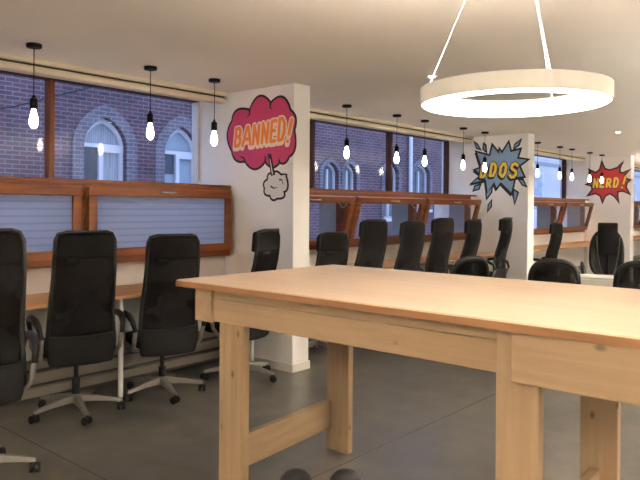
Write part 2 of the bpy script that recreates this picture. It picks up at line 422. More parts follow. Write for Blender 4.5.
for x0, x1, zs, zp, za, sw, kd in WIN:
    # voussoir surround, proud of the wall
    o_ = arch(x0-sw, x1+sw, zp, za+sw*1.1); i_ = arch(x0, x1, zp, za)
    b2 = bmesh.new()
    A = [(x1+sw, zs)] + o_ + [(x0-sw, zs)]; B = [(x1, zs)] + i_ + [(x0, zs)]
    va = [[b2.verts.new((x, y, z+3)) for x, z in P] for P in (A, B) for y in (-.04, .02)]
    for i in range(len(A)-1):
        for p, q in ((0, 2), (1, 3), (0, 1), (2, 3)):
            b2.faces.new([va[p][i], va[p][i+1], va[q][i+1], va[q][i]])
    link('arch_surround', b2, M['stone'], bld)
    # window unit set back in the opening
    fr = bmesh.new(); ins = .07 if kd in ('curtain', 'pale') else .05
    A = [(x0, zs), (x1, zs)] + arch(x0, x1, zp, za); B = [(x0+ins, zs+ins), (x1-ins, zs+ins)] + arch(x0+ins, x1-ins, zp, za-ins*1.4)
    va = [[fr.verts.new((x, y, z+3)) for x, z in P] for P in (A, B) for y in (.10, .16)]
    n = len(A)
    for i in range(n):
        j = (i+1) % n
        for p, q in ((0, 2), (1, 3), (0, 1), (2, 3)):
            fr.faces.new([va[p][i], va[p][j], va[q][j], va[q][i]])
    xm = (x0+x1)/2
    if kd in ('curtain', 'pale'):
        box(fr, x0, x1, .09, .16, zp+3-.05, zp+3+.02)
        mx_ = x0 + (x1-x0)*.42
        box(fr, mx_, mx_+.09, .09, .16, zs+3, zp+3-.05); box(fr, mx_+.09, x1, .09, .16, zp+3-.13, zp+3-.05)
    else:
        box(fr, xm-.03, xm+.03, .09, .16, zs+3, zp+3+.1)
    wf = link('window_frame', fr, M['pvc'], bld)
    pn = bmesh.new(); prism(pn, A, lambda u, v, s: (u, .17 + .02*s, v+3))
    link('window_pane', pn, M['curtain'] if kd == 'curtain' else M['greypane' if kd == 'grey' else 'palepane'], wf)
    if kd in ('curtain', 'pale'):
        link('dark_pane', bx((x0+.06, mx_, .155, .168, (zs if kd == 'curtain' else zp-.45)+3, zp+3-.05)), M['darkpane'], wf)
    link('sill', bx((x0-sw*.6, x1+sw*.6, -.08, .1, zs+3-.09, zs+3)), M['pvc' if kd == 'grey' else 'stone'], bld)
link('drainpipe', tb([(16.72, -.09, .1), (16.72, -.09, 7.9)], .06, 10), M['pvc'], bld, smooth=True)
pb = thing('pale_building', 'pale rendered building beyond the brick one seen through the far windows', 'building', (20.4, D-.3, -3))
link('rendered_wall', bx((0, 40, 0, .4, 0, 8.2)), M['palewall'], pb)
for k in range(9):
    f = link('window_frame', bx((1.2+k*3.2, 2.5+k*3.2, -.02, .05, 4.4, 4.46), (1.2+k*3.2, 2.5+k*3.2, -.02, .05, 5.9, 5.96),
             (1.2+k*3.2, 1.27+k*3.2, -.02, .05, 4.46, 5.9), (2.43+k*3.2, 2.5+k*3.2, -.02, .05, 4.46, 5.9)), M['pvc'], pb)
    link('window_pane', bx((1.25+k*3.2, 2.45+k*3.2, -.012, .03, 4.43, 5.93)), M['palepane'], f)
link('string_course', bx((0, 40, -.05, .05, 6.25, 6.37)), M['alu'], pb)
tag(link('overhead_cable', tb([(2.0, D-.6, 2.35), (4.72, D-.5, 3.05), (6.6, D-.4, 3.75), (9.0, D-.15, 4.8)], .014, 6), M['cable']), 'thin black cable slanting across the brick facade outside', 'cable')

# ------------------------------------------------------------------ murals (painted flat on the pier faces)
def extr2d(bm, pts, z0, z1):
    a = [bm.verts.new((u, v, z0)) for u, v in pts]; b = [bm.verts.new((u, v, z1)) for u, v in pts]
    n = len(pts); fs = [bm.faces.new(b)]
    for i in range(n): bm.faces.new([a[i], a[(i+1) % n], b[(i+1) % n], b[i]])
def offset(pts, d):
    n = len(pts); area = sum(pts[i][0]*pts[(i+1) % n][1]-pts[(i+1) % n][0]*pts[i][1] for i in range(n))
    sg = 1 if area > 0 else -1; out = []
    for i in range(n):
        p0, p1, p2 = Vector(pts[i-1]), Vector(pts[i]), Vector(pts[(i+1) % n])
        e1 = (p1-p0).normalized(); e2 = (p2-p1).normalized()
        n1 = Vector((e1.y, -e1.x))*sg; n2 = Vector((e2.y, -e2.x))*sg
        m = (n1+n2)
        if m.length < .2: m = n1+n2*0.5
        m.normalize(); k = min(2.2, 1/max(.3, m.dot(n1)))
        out.append((p1.x+m.x*d*k, p1.y+m.y*d*k))
    return out
def lobes(cusps, throughs, n=8):
    pts = []
    for i, c in enumerate(cusps):
        a, m, b = Vector(c), Vector(throughs[i]), Vector(cusps[(i+1) % len(cusps)])
        ctl = 2*m - (a+b)/2
        for k in range(n):
            t = k/n; pts.append(tuple(a*(1-t)**2 + ctl*2*t*(1-t) + b*t*t))
    return pts
def mural(label, X):
    t = thing('wall_mural', label, 'wall mural', (X-.0015, 0, 0))
    t.rotation_euler = (PI/2, 0, -PI/2); return t
def poly(name, ptslist, mat, par, z):
    bm = bmesh.new()
    for p in ptslist: extr2d(bm, p, z-.0012, z)
    return link(name, bm, mat, par)
# hand-cut comic capitals on a 0..1 by 0..1 square, each a list of stroke polylines
GL = {
 'B': [[(.12,0),(.12,1),(.62,1),(.78,.86),(.74,.62),(.55,.53),(.12,.53)],[(.55,.53),(.84,.40),(.84,.15),(.62,0),(.12,0)]],
 'A': [[(.0,0),(.42,1),(.58,1),(.98,0)],[(.22,.33),(.78,.33)]],
 'N': [[(.1,0),(.1,1)],[(.1,1),(.88,0)],[(.88,0),(.88,1)]],
 'E': [[(.85,1),(.12,1),(.12,0),(.88,0)],[(.12,.52),(.72,.52)]],
 'D': [[(.12,0),(.12,1),(.52,1),(.84,.78),(.88,.38),(.64,.02),(.12,0)]],
 'O': [[(.5,0),(.14,.2),(.1,.7),(.42,1),(.62,1),(.9,.74),(.88,.25),(.6,0),(.5,0)]],
 'S': [[(.85,.84),(.58,1),(.22,.92),(.16,.68),(.42,.54),(.72,.44),(.84,.24),(.62,.02),(.3,.0),(.08,.16)]],
 'R': [[(.12,0),(.12,1),(.62,1),(.84,.82),(.78,.58),(.55,.48),(.12,.48)],[(.45,.48),(.9,0)]],
 '!': [[(.5,1),(.5,.38)],[(.5,.05),(.5,.04)]],
}
def lettering(par, items, w, layers):
    """items: (char, u, v, width, height, slant, lean) ; layers: (name, material, extra half-width, z, du, dv)"""
    for nm, mat, ex, z, du, dv in layers:
        bm = bmesh.new(); q = 0
        for ch, u, v, wd, ht, sl, lean in items:
            for st in GL[ch]:
                P = [Vector((u + x*wd + y*ht*sl + du, v + y*ht + x*wd*lean + dv)) for x, y in st]
                hw = w + ex
                for a, b in zip(P, P[1:]):
                    d = (b-a).normalized() if (b-a).length > 1e-6 else Vector((0, 1)); nn = Vector((-d.y, d.x))*hw
                    zz = z + q*.000015; q += 1
                    extr2d(bm, [tuple(a-nn), tuple(b-nn), tuple(b+nn), tuple(a+nn)], z-.001, zz)
                for a in P:
                    zz = z + q*.000015; q += 1
                    extr2d(bm, [(a.x+hw*math.cos(k*PI/5), a.y+hw*math.sin(k*PI/5)) for k in range(10)], z-.001, zz)
        link(nm, bm, mat, par)

# -- BANNED! cloud
t = mural('magenta comic cloud mural reading BANNED! on the nearest white pier', 4.345)
cus = [(-4.917, 2.342), (-4.664, 2.427), (-4.379, 2.468), (-4.125, 2.375), (-4.075, 2.19), (-4.137, 1.955), (-4.258, 1.905), (-4.447, 1.919), (-4.727, 1.935), (-4.918, 2.044)]
thr = [(-4.845, 2.44), (-4.533, 2.545), (-4.225, 2.505), (-4.06, 2.30), (-4.065, 2.03), (-4.19, 1.90), (-4.351, 1.865), (-4.592, 1.855), (-4.855, 1.95), (-4.985, 2.20)]
cl = lobes(cus, thr)
poly('cloud_outline', [offset(cl, .012)], M['m_black'], t, .001)
poly('cloud', [offset(cl, -.010)], M['m_pink'], t, .0024)
def streak(name, segs, w, mat, par, z):
    for P in segs:
        bm = bmesh.new(); n = len(P); P = [Vector(p) for p in P]
        L, Rr = [], []
        for i, p in enumerate(P):
            d = (P[min(i+1, n-1)]-P[max(i-1, 0)]).normalized(); nn = Vector((-d.y, d.x))*w*(1-.75*i/(n-1))
            L.append(tuple(p+nn)); Rr.append(tuple(p-nn))
        extr2d(bm, L+Rr[::-1], z-.0012, z)
        link(name, bm, mat, par)
streak('crease', [[(-4.664, 2.427), (-4.66, 2.385), (-4.70, 2.355)], [(-4.379, 2.468), (-4.385, 2.425), (-4.36, 2.40)], [(-4.727, 1.935), (-4.74, 1.97), (-4.80, 1.985)], [(-4.447, 1.919), (-4.44, 1.96), (-4.46, 1.98)], [(-4.258, 1.905), (-4.27, 1.945)]], .014, M['m_black'], t, .0032)
W7 = [('B', -4.875, 2.09, .095, .165, .12, .0), ('A', -4.755, 2.09, .115, .17, .10, .02), ('N', -4.615, 2.095, .085, .175, .10, .02), ('N', -4.495, 2.10, .085, .18, .10, .03),
      ('E', -4.38, 2.105, .075, .185, .10, .04), ('D', -4.28, 2.11, .09, .195, .08, .02), ('!', -4.215, 2.085, .12, .20, .26, 0)]
lettering(t, W7, .0165, [('lettering_shadow', M['m_cream'], .014, .0044, -.008, -.022), ('lettering_border', M['m_cream'], .016, .0066, 0, 0), ('lettering', M['m_orange'], .0, .0088, 0, 0)])
pc = [(-4.413, 1.751), (-4.35, 1.80), (-4.242, 1.791), (-4.18, 1.786), (-4.204, 1.637), (-4.286, 1.578), (-4.38, 1.605), (-4.451, 1.673)]
pt = [(-4.40, 1.80), (-4.298, 1.822), (-4.185, 1.79), (-4.155, 1.68), (-4.205, 1.59), (-4.345, 1.565), (-4.445, 1.62), (-4.46, 1.72)]
pf = lobes(pc, pt)
poly('puff_outline', [offset(pf, .014)], M['m_black'], t, .001)
poly('puff', [offset(pf, -.006)], M['m_white'], t, .0024)
streak('puff_crease', [[(-4.37, 1.69), (-4.33, 1.67), (-4.28, 1.68)], [(-4.26, 1.75), (-4.225, 1.745), (-4.21, 1.70)]], .009, M['m_black'], t, .0034)
poly('stem', [[(-4.412, 1.99), (-4.368, 1.995), (-4.312, 1.795), (-4.366, 1.785)]], M['m_black'], t, .0038)
poly('stem_shine', [[(-4.385, 1.945), (-4.379, 1.945), (-4.338, 1.80), (-4.352, 1.80)]], M['m_white'], t, .005)

# -- DDOS burst
t = mural('grey-blue comic burst mural with yellow DDOS letters on the middle white pier', 9.42)
st = [(-4.926, 2.377), (-4.7, 2.309), (-4.66, 2.469), (-4.549, 2.34), (-4.544, 2.404), (-4.502, 2.343), (-4.396, 2.497), (-4.36, 2.356), (-4.21, 2.386), (-4.253, 2.251), (-4.097, 2.225), (-4.226, 2.138), (-4.146, 1.974), (-4.29, 1.965), (-4.341, 1.727), (-4.517, 1.894), (-4.584, 1.806), (-4.627, 1.896), (-4.736, 1.731), (-4.766, 1.938), (-5.008, 1.89), (-4.837, 2.017), (-4.952, 2.098), (-4.839, 2.134)]
poly('burst_outline', [offset(st, .022)], M['m_black'], t, .001)
poly('burst_shadow', [[(u-.02, v-.028) for u, v in offset(st, .012)]], M['m_black'], t, .0006)
poly('burst', [offset(st, -.006)], M['m_blue'], t, .0024)
sh = [[(-4.971, 2.543), (-4.913, 2.501), (-4.855, 2.407), (-4.927, 2.437)], [(-4.808, 2.508), (-4.771, 2.48), (-4.756, 2.363), (-4.819, 2.418)], [(-4.196, 2.535), (-4.229, 2.45), (-4.321, 2.38), (-4.295, 2.466)], [(-4.237, 1.939), (-4.159, 1.925), (-4.106, 1.825), (-4.171, 1.85)], [(-4.85, 1.874), (-4.878, 1.797), (-4.978, 1.772), (-4.95, 1.85)], [(-4.654, 1.833), (-4.667, 1.743), (-4.749, 1.64), (-4.764, 1.731)], [(-4.315, 1.79), (-4.235, 1.739), (-4.291, 1.564), (-4.314, 1.677)], [(-4.665, 1.627), (-4.67, 1.525), (-4.733, 1.447), (-4.72, 1.55)]]
for q in sh:
    s_ = poly('shard', [offset(q, .012)], M['m_black'], t, .001)
    poly('shard_face', [offset(q, -.012)], M['m_blue'], s_, .0024)
W4 = [('D', -4.86, 1.985, .10, .185, .16, 0), ('D', -4.705, 2.0, .10, .185, .16, 0), ('O', -4.55, 1.985, .11, .195, .16, 0), ('S', -4.385, 1.97, .13, .205, .16, 0)]
lettering(t, W4, .0205, [('lettering_shadow', M['m_black'], .014, .0044, -.014, -.022), ('lettering_border', M['m_black'], .013, .0066, 0, 0), ('lettering', M['m_yellow'], .001, .0088, 0, 0)])

# -- NERD! burst
t = mural('red comic burst mural with yellow NERD! letters on the farthest white pier', 14.5)
st = [(-4.665, 2.501), (-4.612, 2.353), (-4.511, 2.311), (-4.348, 2.358), (-4.202, 2.501), (-4.311, 2.344), (-4.298, 2.252), (-4.236, 2.25), (-4.114, 2.311), (-4.223, 2.198), (-4.19, 2.13), (-4.11, 2.104), (-4.168, 2.049), (-4.184, 1.951), (-4.109, 1.821), (-4.232, 1.887), (-4.343, 1.875), (-4.348, 1.783), (-4.321, 1.653), (-4.392, 1.771), (-4.493, 1.837), (-4.594, 1.785), (-4.644, 1.653), (-4.684, 1.785), (-4.786, 1.839), (-4.944, 1.795), (-4.853, 1.907), (-4.867, 2.0), (-4.972, 2.029), (-4.868, 2.081), (-4.856, 2.188), (-4.923, 2.337), (-4.792, 2.266), (-4.702, 2.33)]
poly('burst_outline', [offset(st, .026)], M['m_black'], t, .001)
poly('burst', [offset(st, -.008)], M['m_red'], t, .0024)
W5 = [('N', -4.84, 1.965, .095, .17, .12, .02), ('E', -4.70, 1.965, .08, .17, .12, .02), ('R', -4.575, 1.965, .095, .17, .12, .02), ('D', -4.43, 1.965, .095, .18, .12, .02), ('!', -4.315, 1.94, .12, .24, .30, 0)]
lettering(t, W5, .019, [('lettering_border', M['m_black'], .012, .0046, -.006, -.008), ('lettering', M['m_yellow'], .002, .0078, 0, 0)])

# ------------------------------------------------------------------ work table
T = thing('work_table', 'tall pale wooden work table with plank legs in the foreground', 'table', (2.73, 1.6, 0))
def wk(name, b, m, bev=.003):
    x0, x1, y0, y1, z0, z1 = b
    o = link(name, bx((x0-2.73, x1-2.73, y0-1.6, y1-1.6, z0, z1)), m, T, bevel=bev); return o
TZ = 1.12
wk('tabletop', (2.10, 3.37, .25, 2.80, TZ-.034, TZ), M['top'], .005)
zt = TZ-.034
wk('underlit_edge_strip', (2.094, 2.101, .25, 2.80, TZ-.034, TZ-.006), M['edge'], .001)  # brown edge strips, the edge's weak lighting put into their darker colour
wk('underlit_edge_strip', (2.10, 3.37, 2.799, 2.806, TZ-.034, TZ-.006), M['edge'], .001)
wk('leg', (2.195, 2.24, 2.395, 2.57, 0, .93), M['pineZ'])
wk('leg', (2.145, 2.19, .885, 1.04, 0, zt), M['pineZ'])
wk('leg', (3.135, 3.18, 2.48, 2.648, 0, zt), M['pineZ'])
wk('leg', (3.075, 3.12, .91, 1.075, 0, zt), M['pineZ'])
wk('apron', (2.15, 2.194, 1.04, 2.565, .925, zt-.048), M['pineY'])
wk('apron_top_strip', (2.155, 2.194, 1.04, 2.565, zt-.046, zt), M['pineY'], .002)
wk('apron', (2.104, 2.145, .30, .967, .915, zt), M['pineY'])
wk('corner_block', (2.135, 2.194, 2.566, 2.69, .918, zt), M['pineX'])
wk('apron', (3.18, 3.22, .30, 2.69, .93, zt), M['pineY'])
wk('end_apron', (2.194, 3.18, 2.65, 2.69, .93, zt), M['pineX'])
wk('end_apron', (2.145, 3.18, .30, .34, .93, zt), M['pineX'])
def stretcher(x0, y0, x1, y1, z0, z1, th=.04):
    bm = bmesh.new()
    prism(bm, [(x0, z0), (x1, z0), (x1, z1), (x0, z1)], lambda u, v, s: (u-2.73, y0 + (y1-y0)*(u-x0)/(x1-x0) + th*s - 1.6, v))
    link('stretcher', bm, M['pineX'], T, bevel=.003)
stretcher(2.241, 2.535, 3.134, 2.612, .135, .305)
stretcher(2.191, .93, 3.074, .985, .16, .33)

# ------------------------------------------------------------------ ring lamp
def ring_lamp(label, x, y, z, r=.365, full=True):
    L = thing('ring_pendant_lamp', label, 'pendant lamp', (x, y, z))
    bm = bmesh.new(); seg = 72; wd = .058; h = .056
    prof = [(r, 0), (r, h), (r-wd, h), (r-wd, 0), (r-wd, .012), (r-wd+.006, .012)]
    prof = [(r, 0), (r, h), (r-.006, h), (r-.006, h-.022), (r-wd+.006, h-.022), (r-wd+.006, h), (r-wd, h), (r-wd, 0), (r-wd+.006, 0), (r-wd+.006, .014), (r-.006, .014), (r-.006, 0)]
    rings = [[bm.verts.new((a*math.cos(2*PI*i/seg), a*math.sin(2*PI*i/seg), b)) for i in range(seg)] for a, b in prof]
    for k in range(len(prof)):
        A, B = rings[k], rings[(k+1) % len(prof)]
        for i in range(seg):
            j = (i+1) % seg; bm.faces.new([A[i], A[j], B[j], B[i]])
    link('housing', bm, M['ringbody'], L, smooth=False)
    bm = bmesh.new()
    a0, a1 = r-wd+.006, r-.006
    prof = [(a0, .0135), (a0-.0065, .0135), (a0-.0065, h*.62), (a0-.010, h*.62), (a0-.010, .002), (a0-.004, -.004), (a1-.006, -.004), (a1, .001), (a1, .0135)]
    rings = [[bm.verts.new((a*math.cos(2*PI*i/seg), a*math.sin(2*PI*i/seg), b)) for i in range(seg)] for a, b in prof]
    for k in range(len(prof)):
        A, B = rings[k], rings[(k+1) % len(prof)]
        for i in range(seg):
            j = (i+1) % seg; bm.faces.new([A[i], A[j], B[j], B[i]])
    link('diffuser', bm, M['ringlight'], L, smooth=True)
    bm = bmesh.new()
    prof = [(a0+.001, h-.021), (a0+.001, h-.012), (a1-.001, h-.012), (a1-.001, h-.021)]
    rings = [[bm.verts.new((a*math.cos(2*PI*i/seg), a*math.sin(2*PI*i/seg), b)) for i in range(seg)] for a, b in prof]
    for k in range(len(prof)):
        A, B = rings[k], rings[(k+1) % len(prof)]
        for i in range(seg):
            j = (i+1) % seg; bm.faces.new([A[i], A[j], B[j], B[i]])
    link('added_up_glow', bm, M['added_uplight' if full else 'added_uplight_strong'], L, smooth=False)  # unseen upward glow added in the housing to brighten the ceiling
    top = H - z
    bm = bmesh.new(); lathe(bm, [(.0, top), (.06, top), (.06, top-.028), (.0, top-.03)], 24, cap=False); link('ceiling_canopy', bm, M['ringbody'], L, smooth=False)
    for ang in (187-66, 62-66, 292-66):
        a = R(ang); link('suspension_wire', tb([((r-.012)*math.cos(a), (r-.012)*math.sin(a), h-.03), (.02*math.cos(a), .02*math.sin(a), top-.025)], .0009, 6), M['white'], L)
    return L
ring_lamp('large white glowing ring lamp hanging over the tall work table', 2.188, 1.005, 1.864, .322)

# ------------------------------------------------------------------ bulb pendants
def pendant(label, group):
    P = thing('bulb_pendant', label, 'pendant lamp', (0, 0, 0), 0, group)
    bm = bmesh.new(); lathe(bm, [(0, 0), (.052, 0), (.052, -.022), (.048, -.026), (0, -.027)], 24, cap=False); link('ceiling_rose', bm, M['black'], P, smooth=False)
    link('cord', tb([(0, 0, -.025), (0, 0, -0.373)], .0035, 6), M['cable'], P, smooth=True)
    bm = bmesh.new(); lathe(bm, [(0, -0.353), (.008, -0.355), (.012, -0.373), (.024, -0.380), (.026, -0.388), (.026, -0.448), (.022, -0.453), (0, -0.453)], 18, cap=False); link('socket', bm, M['black'], P, smooth=False)
    bm = bmesh.new(); lathe(bm, [(0, -0.452), (.014, -0.454), (.017, -0.473), (.025, -0.503), (.030, -0.533), (.028, -0.558), (.019, -0.578), (.009, -0.586), (0, -0.588)], 18, cap=False)
    link('bulb', bm, M['bulb'], P, smooth=True)
    return P
PX = [2.173, 3.129, 3.794, 5.667, 6.634, 7.266, 8.27, 8.914, 10.824, 11.809, 12.398, 13.369, 14.084, 15.9]
where = ['before the left brown mullion', 'between the two arched windows outside', 'just left of the BANNED! cloud', 'just right of the nearest white pier', 'right of the middle mullion',
         'left of the DDOS bay end', 'before the pale reveal left of the DDOS burst', 'hanging over the first letter of the DDOS burst', 'just right of the middle white pier', 'at the dark mullion of the third bay',
         'before the pale reveal of the third bay', 'just left of the NERD! burst', 'hanging over the middle of the NERD! burst', 'beyond the farthest white pier']
p0 = None
for x, w in zip(PX, where):
    lab = 'lit bare bulb pendant with black socket ' + w
    if p0 is None: p0 = pendant(lab, 'bulb pendants along the windows'); o = p0
    else: o = dup(p0, label=lab)
    o.location = (x, 4.53, H)

# recessed ceiling spots
def downlight(x, y, label, power):
    d = thing('ceiling_spotlight', label, 'ceiling spotlight', (x, y, H), 0, 'recessed ceiling spotlights')
    bm = bmesh.new(); lathe(bm, [(.030, 0), (.045, 0), (.045, -.006), (.030, -.008), (.030, 0)], 20, cap=False); link('bezel', bm, M['white'], d)
    bm = bmesh.new(); lathe(bm, [(0, -.002), (.0295, -.002), (.0295, -.0055), (0, -.006)], 20, cap=False); link('lens', bm, M['spot'], d)
    l = bpy.data.lights.new('spot_beam', 'SPOT'); l.energy = power; l.color = (1, .88, .72); l.spot_size = R(130); l.spot_blend = .8; l.shadow_soft_size = .03
    o = bpy.data.objects.new('spot_beam', l); COL.objects.link(o); o.location = (0, 0, -.02); o.parent = d
SPW = 40
downlight(4.864, 2.967, 'recessed ceiling spotlight nearest the ring lamp, at its left edge', SPW*.5)
downlight(10.075, 3.02, 'recessed ceiling spotlight above the NERD! burst', SPW*1.5)

# ------------------------------------------------------------------ window desks
def desk(label, x0, x1, legs):
    d = thing('window_desk', label, 'desk', ((x0+x1)/2, 4.7, 0)); cx = (x0+x1)/2
    link('desktop', bx((x0-cx, x1-cx, 4.42-4.7, YW-.003-4.7, .787, .812)), M['desk'], d, bevel=.003)
    for x in legs:
        bm = bmesh.new(); lathe(bm, [(0, 0), (.022, 0), (.022, .012), (.02, .014), (.02, .786), (0, .786)], 16, loc=(x-cx, 4.46-4.7, 0), cap=False); link('leg', bm, M['white'], d, smooth=False)
    link('wall_batten', bx((x0-cx+.05, x1-cx-.05, YW-.03-4.7, YW-.003-4.7, .74, .787)), M['desk'], d)
    return d
DESKS = [desk('long wooden desk under the frosted windows left of the nearest pier', -.8, 4.31, (-.5, 1.2, 2.826, 4.2)),
         desk('long wooden desk under the open windows between the nearest and middle piers', 4.58, 9.40, (4.9, 6.4, 7.9, 9.25)),
         desk('wooden desk on white legs between the middle and farthest piers', 9.66, 14.48, (9.95, 11.5, 13.09, 14.2)),
         desk('wooden desk beyond the farthest pier', 14.74, 20.0, (15.1, 18.0))]

# ------------------------------------------------------------------ chairs
def interp(tab, z):
    for (z0, v0), (z1, v1) in zip(tab, tab[1:]):
        if z <= z1: return v0 + (v1-v0)*max(0, (z-z0)/(z1-z0))
    return tab[-1][1]
def star_base(root, rr=.315):
    bm = bmesh.new(); lathe(bm, [(0, .075), (.045, .08), (.048, .115), (.034, .14), (0, .14)], 20, cap=False)
    hub = link('base_hub', bm, M['chairmetal'], root, smooth=False)
    for k in range(5):
        a = R(72*k + 54); c, s = math.cos(a), math.sin(a)
        bm = bmesh.new()
        rows = [(.03, .085, .135, .028), (.16, .080, .118, .023), (rr+.005, .062, .085, .016)]
        prev = None
        for r_, zb, zt_, w in rows:
            q = [bm.verts.new((r_*c - sx*w*s, r_*s + sx*w*c, z)) for sx, z in ((-1, zb), (1, zb), (.7, zt_), (-.7, zt_))]
            if prev:
                for i in range(4): bm.faces.new([prev[i], prev[(i+1) % 4], q[(i+1) % 4], q[i]])
            else: bm.faces.new(q[::-1])
            prev = q
        bm.faces.new(prev)
        arm = link('base_arm', bm, M['chairmetal'], root, bevel=.004)
        bm = bmesh.new(); ph = a + random.uniform(.5, 2.2); d = Vector((math.cos(ph), math.sin(ph), 0)); ax = Vector((-d.y, d.x, 0))
        cx, cy = rr*c, rr*s
        for sd in (-.017, .017):
            cen = Vector((cx, cy, .0275)) + ax*sd
            A = [bm.verts.new(cen - ax*.010 + d*.0275*math.cos(t) + Vector((0, 0, .0275*math.sin(t)))) for t in [2*PI*i/16 for i in range(16)]]
            B = [bm.verts.new(cen + ax*.010 + d*.0275*math.cos(t) + Vector((0, 0, .0275*math.sin(t)))) for t in [2*PI*i/16 for i in range(16)]]
            bm.faces.new(A); bm.faces.new(B[::-1])
            for i in range(16): bm.faces.new([A[i], A[(i+1) % 16], B[(i+1) % 16], B[i]])
        tube(bm, [(cx, cy, .028), (cx, cy, .066)], .009, 8)
        link('caster', bm, M['black'], arm)
    bm = bmesh.new(); lathe(bm, [(0, .13), (.028, .13), (.028, .27), (.016, .272), (.016, .455), (0, .455)], 16, cap=False)
    link('gas_lift', bm, M['black'], root, smooth=False)
def cushion(bm, w, d, y0, z0, z1, n=10, rnd=.10):
    """rounded-square seat pad"""
    out = []
    for k in range(40):
        t = 2*PI*k/40; e = .42
        cx = math.copysign(abs(math.cos(t))**e, math.cos(t)); sy = math.copysign(abs(math.sin(t))**e, math.sin(t))
        out.append((cx, sy))
    prof = [(0, z0), (.86, z0), (.98, z0+(z1-z0)*.25), (1, z0+(z1-z0)*.55), (.95, z0+(z1-z0)*.88), (.8, z1), (0, z1+.004)]
    rings = []
    for f, z in prof:
        if f == 0: rings.append([bm.verts.new((0, y0, z))])
        else: rings.append([bm.verts.new((x*w/2*f, y0 + y*d/2*f, z)) for x, y in out])
    for A, B in zip(rings, rings[1:]):
        for i in range(40):
            j = (i+1) % 40
            if len(A) == 1: bm.faces.new([A[0], B[j], B[i]])
            elif len(B) == 1: bm.faces.new([A[i], A[j], B[0]])
            else: bm.faces.new([A[i], A[j], B[j], B[i]])
BACK_Y = [(.38, -.195), (.50, -.212), (.62, -.205), (.74, -.206), (.84, -.226), (.94, -.258), (1.05, -.288), (1.16, -.306), (1.26, -.312), (1.33, -.308)]
BACK_W = [(.38, .20), (.42, .222), (.55, .228), (.75, .216), (1.0, .206), (1.15, .202), (1.27, .198), (1.303, .19), (1.32, .176), (1.33, .15)]
def by(z): return interp(BACK_Y, z)
def bw(z): return interp(BACK_W, z)
def backrows(z0, z1, n, inset=0, curve=.05, m=11):
    rows = []
    for i in range(n+1):
        z = z0 + (z1-z0)*i/n; w = bw(z)-inset
        rows.append([(w*(2*j/m-1), by(z) + curve*(2*j/m-1)**2, z) for j in range(m+1)])
    return rows
def executive_chair(label, group):
    C = thing('office_chair', label, 'office chair', (0, 0, 0), 0, group)
    star_base(C)
    bm = bmesh.new(); box(bm, -.10, .10, -.13, .10, .415, .452); link('tilt_mechanism', bm, M['black'], C, bevel=.01)
    bm = bmesh.new(); cushion(bm, .52, .50, .045, .452, .535); link('seat', bm, M['blackfab'], C, smooth=True)
    up = []
    bm = bmesh.new(); sheet(bm, backrows(.40, .60, 5), .035); link('lower_back_shell', bm, M['shell'], C, smooth=True, bevel=.008)
    bm = bmesh.new(); sheet(bm, backrows(.595, 1.155, 14, .012), .006); link('mesh_back', bm, M['net'], C, smooth=True)
    bm = bmesh.new(); sheet(bm, [[(x, y+.028, z) for x, y, z in r] for r in backrows(1.15, 1.32, 6, .004)], .062); link('headrest', bm, M['blackfab'], C, smooth=True, bevel=.015)
    # frame tube up one side, over the top, down the other
    zs = [.52 + (1.318-.52)*i/18 for i in range(19)]
    pts = [(-bw(z), by(z)+.05, z) for z in zs] + [(x, by(1.33)+.05*(x/.16)**2*.6, 1.33) for x in (-.13, -.06, 0, .06, .13)] + [(bw(z), by(z)+.05, z) for z in zs[::-1]]
    link('back_frame', tb(pts, .0145, 8), M['black'], C, smooth=True)
    link('lumbar_rail', tb([(x, by(.60)+.05*(x/.24)**2+.006, .60) for x in (-.235, -.15, -.07, 0, .07, .15, .235)], .012, 8), M['black'], C, smooth=True)
    bm = bmesh.new(); tube(bm, [(0, -.08, .435), (0, -.14, .43), (0, -.18, .46), (0, -.185, .56)], .024, 8); link('back_support', bm, M['black'], C, smooth=True)
    for sx in (-1, 1):
        pts = [(sx*.27, -.20, .60), (sx*.285, -.17, .68), (sx*.295, -.10, .715), (sx*.298, .02, .72), (sx*.297, .12, .705), (sx*.292, .155, .66), (sx*.285, .14, .60)]
        a = link('armrest', tb(pts, [.016, .02, .024, .024, .023, .019, .014], 10), M['black'], C, smooth=True)
        bm = bmesh.new(); tube(bm, [(sx*.283, .135, .61), (sx*.280, .11, .50), (sx*.262, .07, .44), (sx*.12, .03, .438)], .017, 8)
        tube(bm, [(sx*.27, -.195, .61), (sx*.268, -.15, .50), (sx*.255, -.08, .445), (sx*.12, -.05, .438)], .017, 8)
        link('arm_bracket', bm, M['chairmetal'], a, smooth=True)
    return C
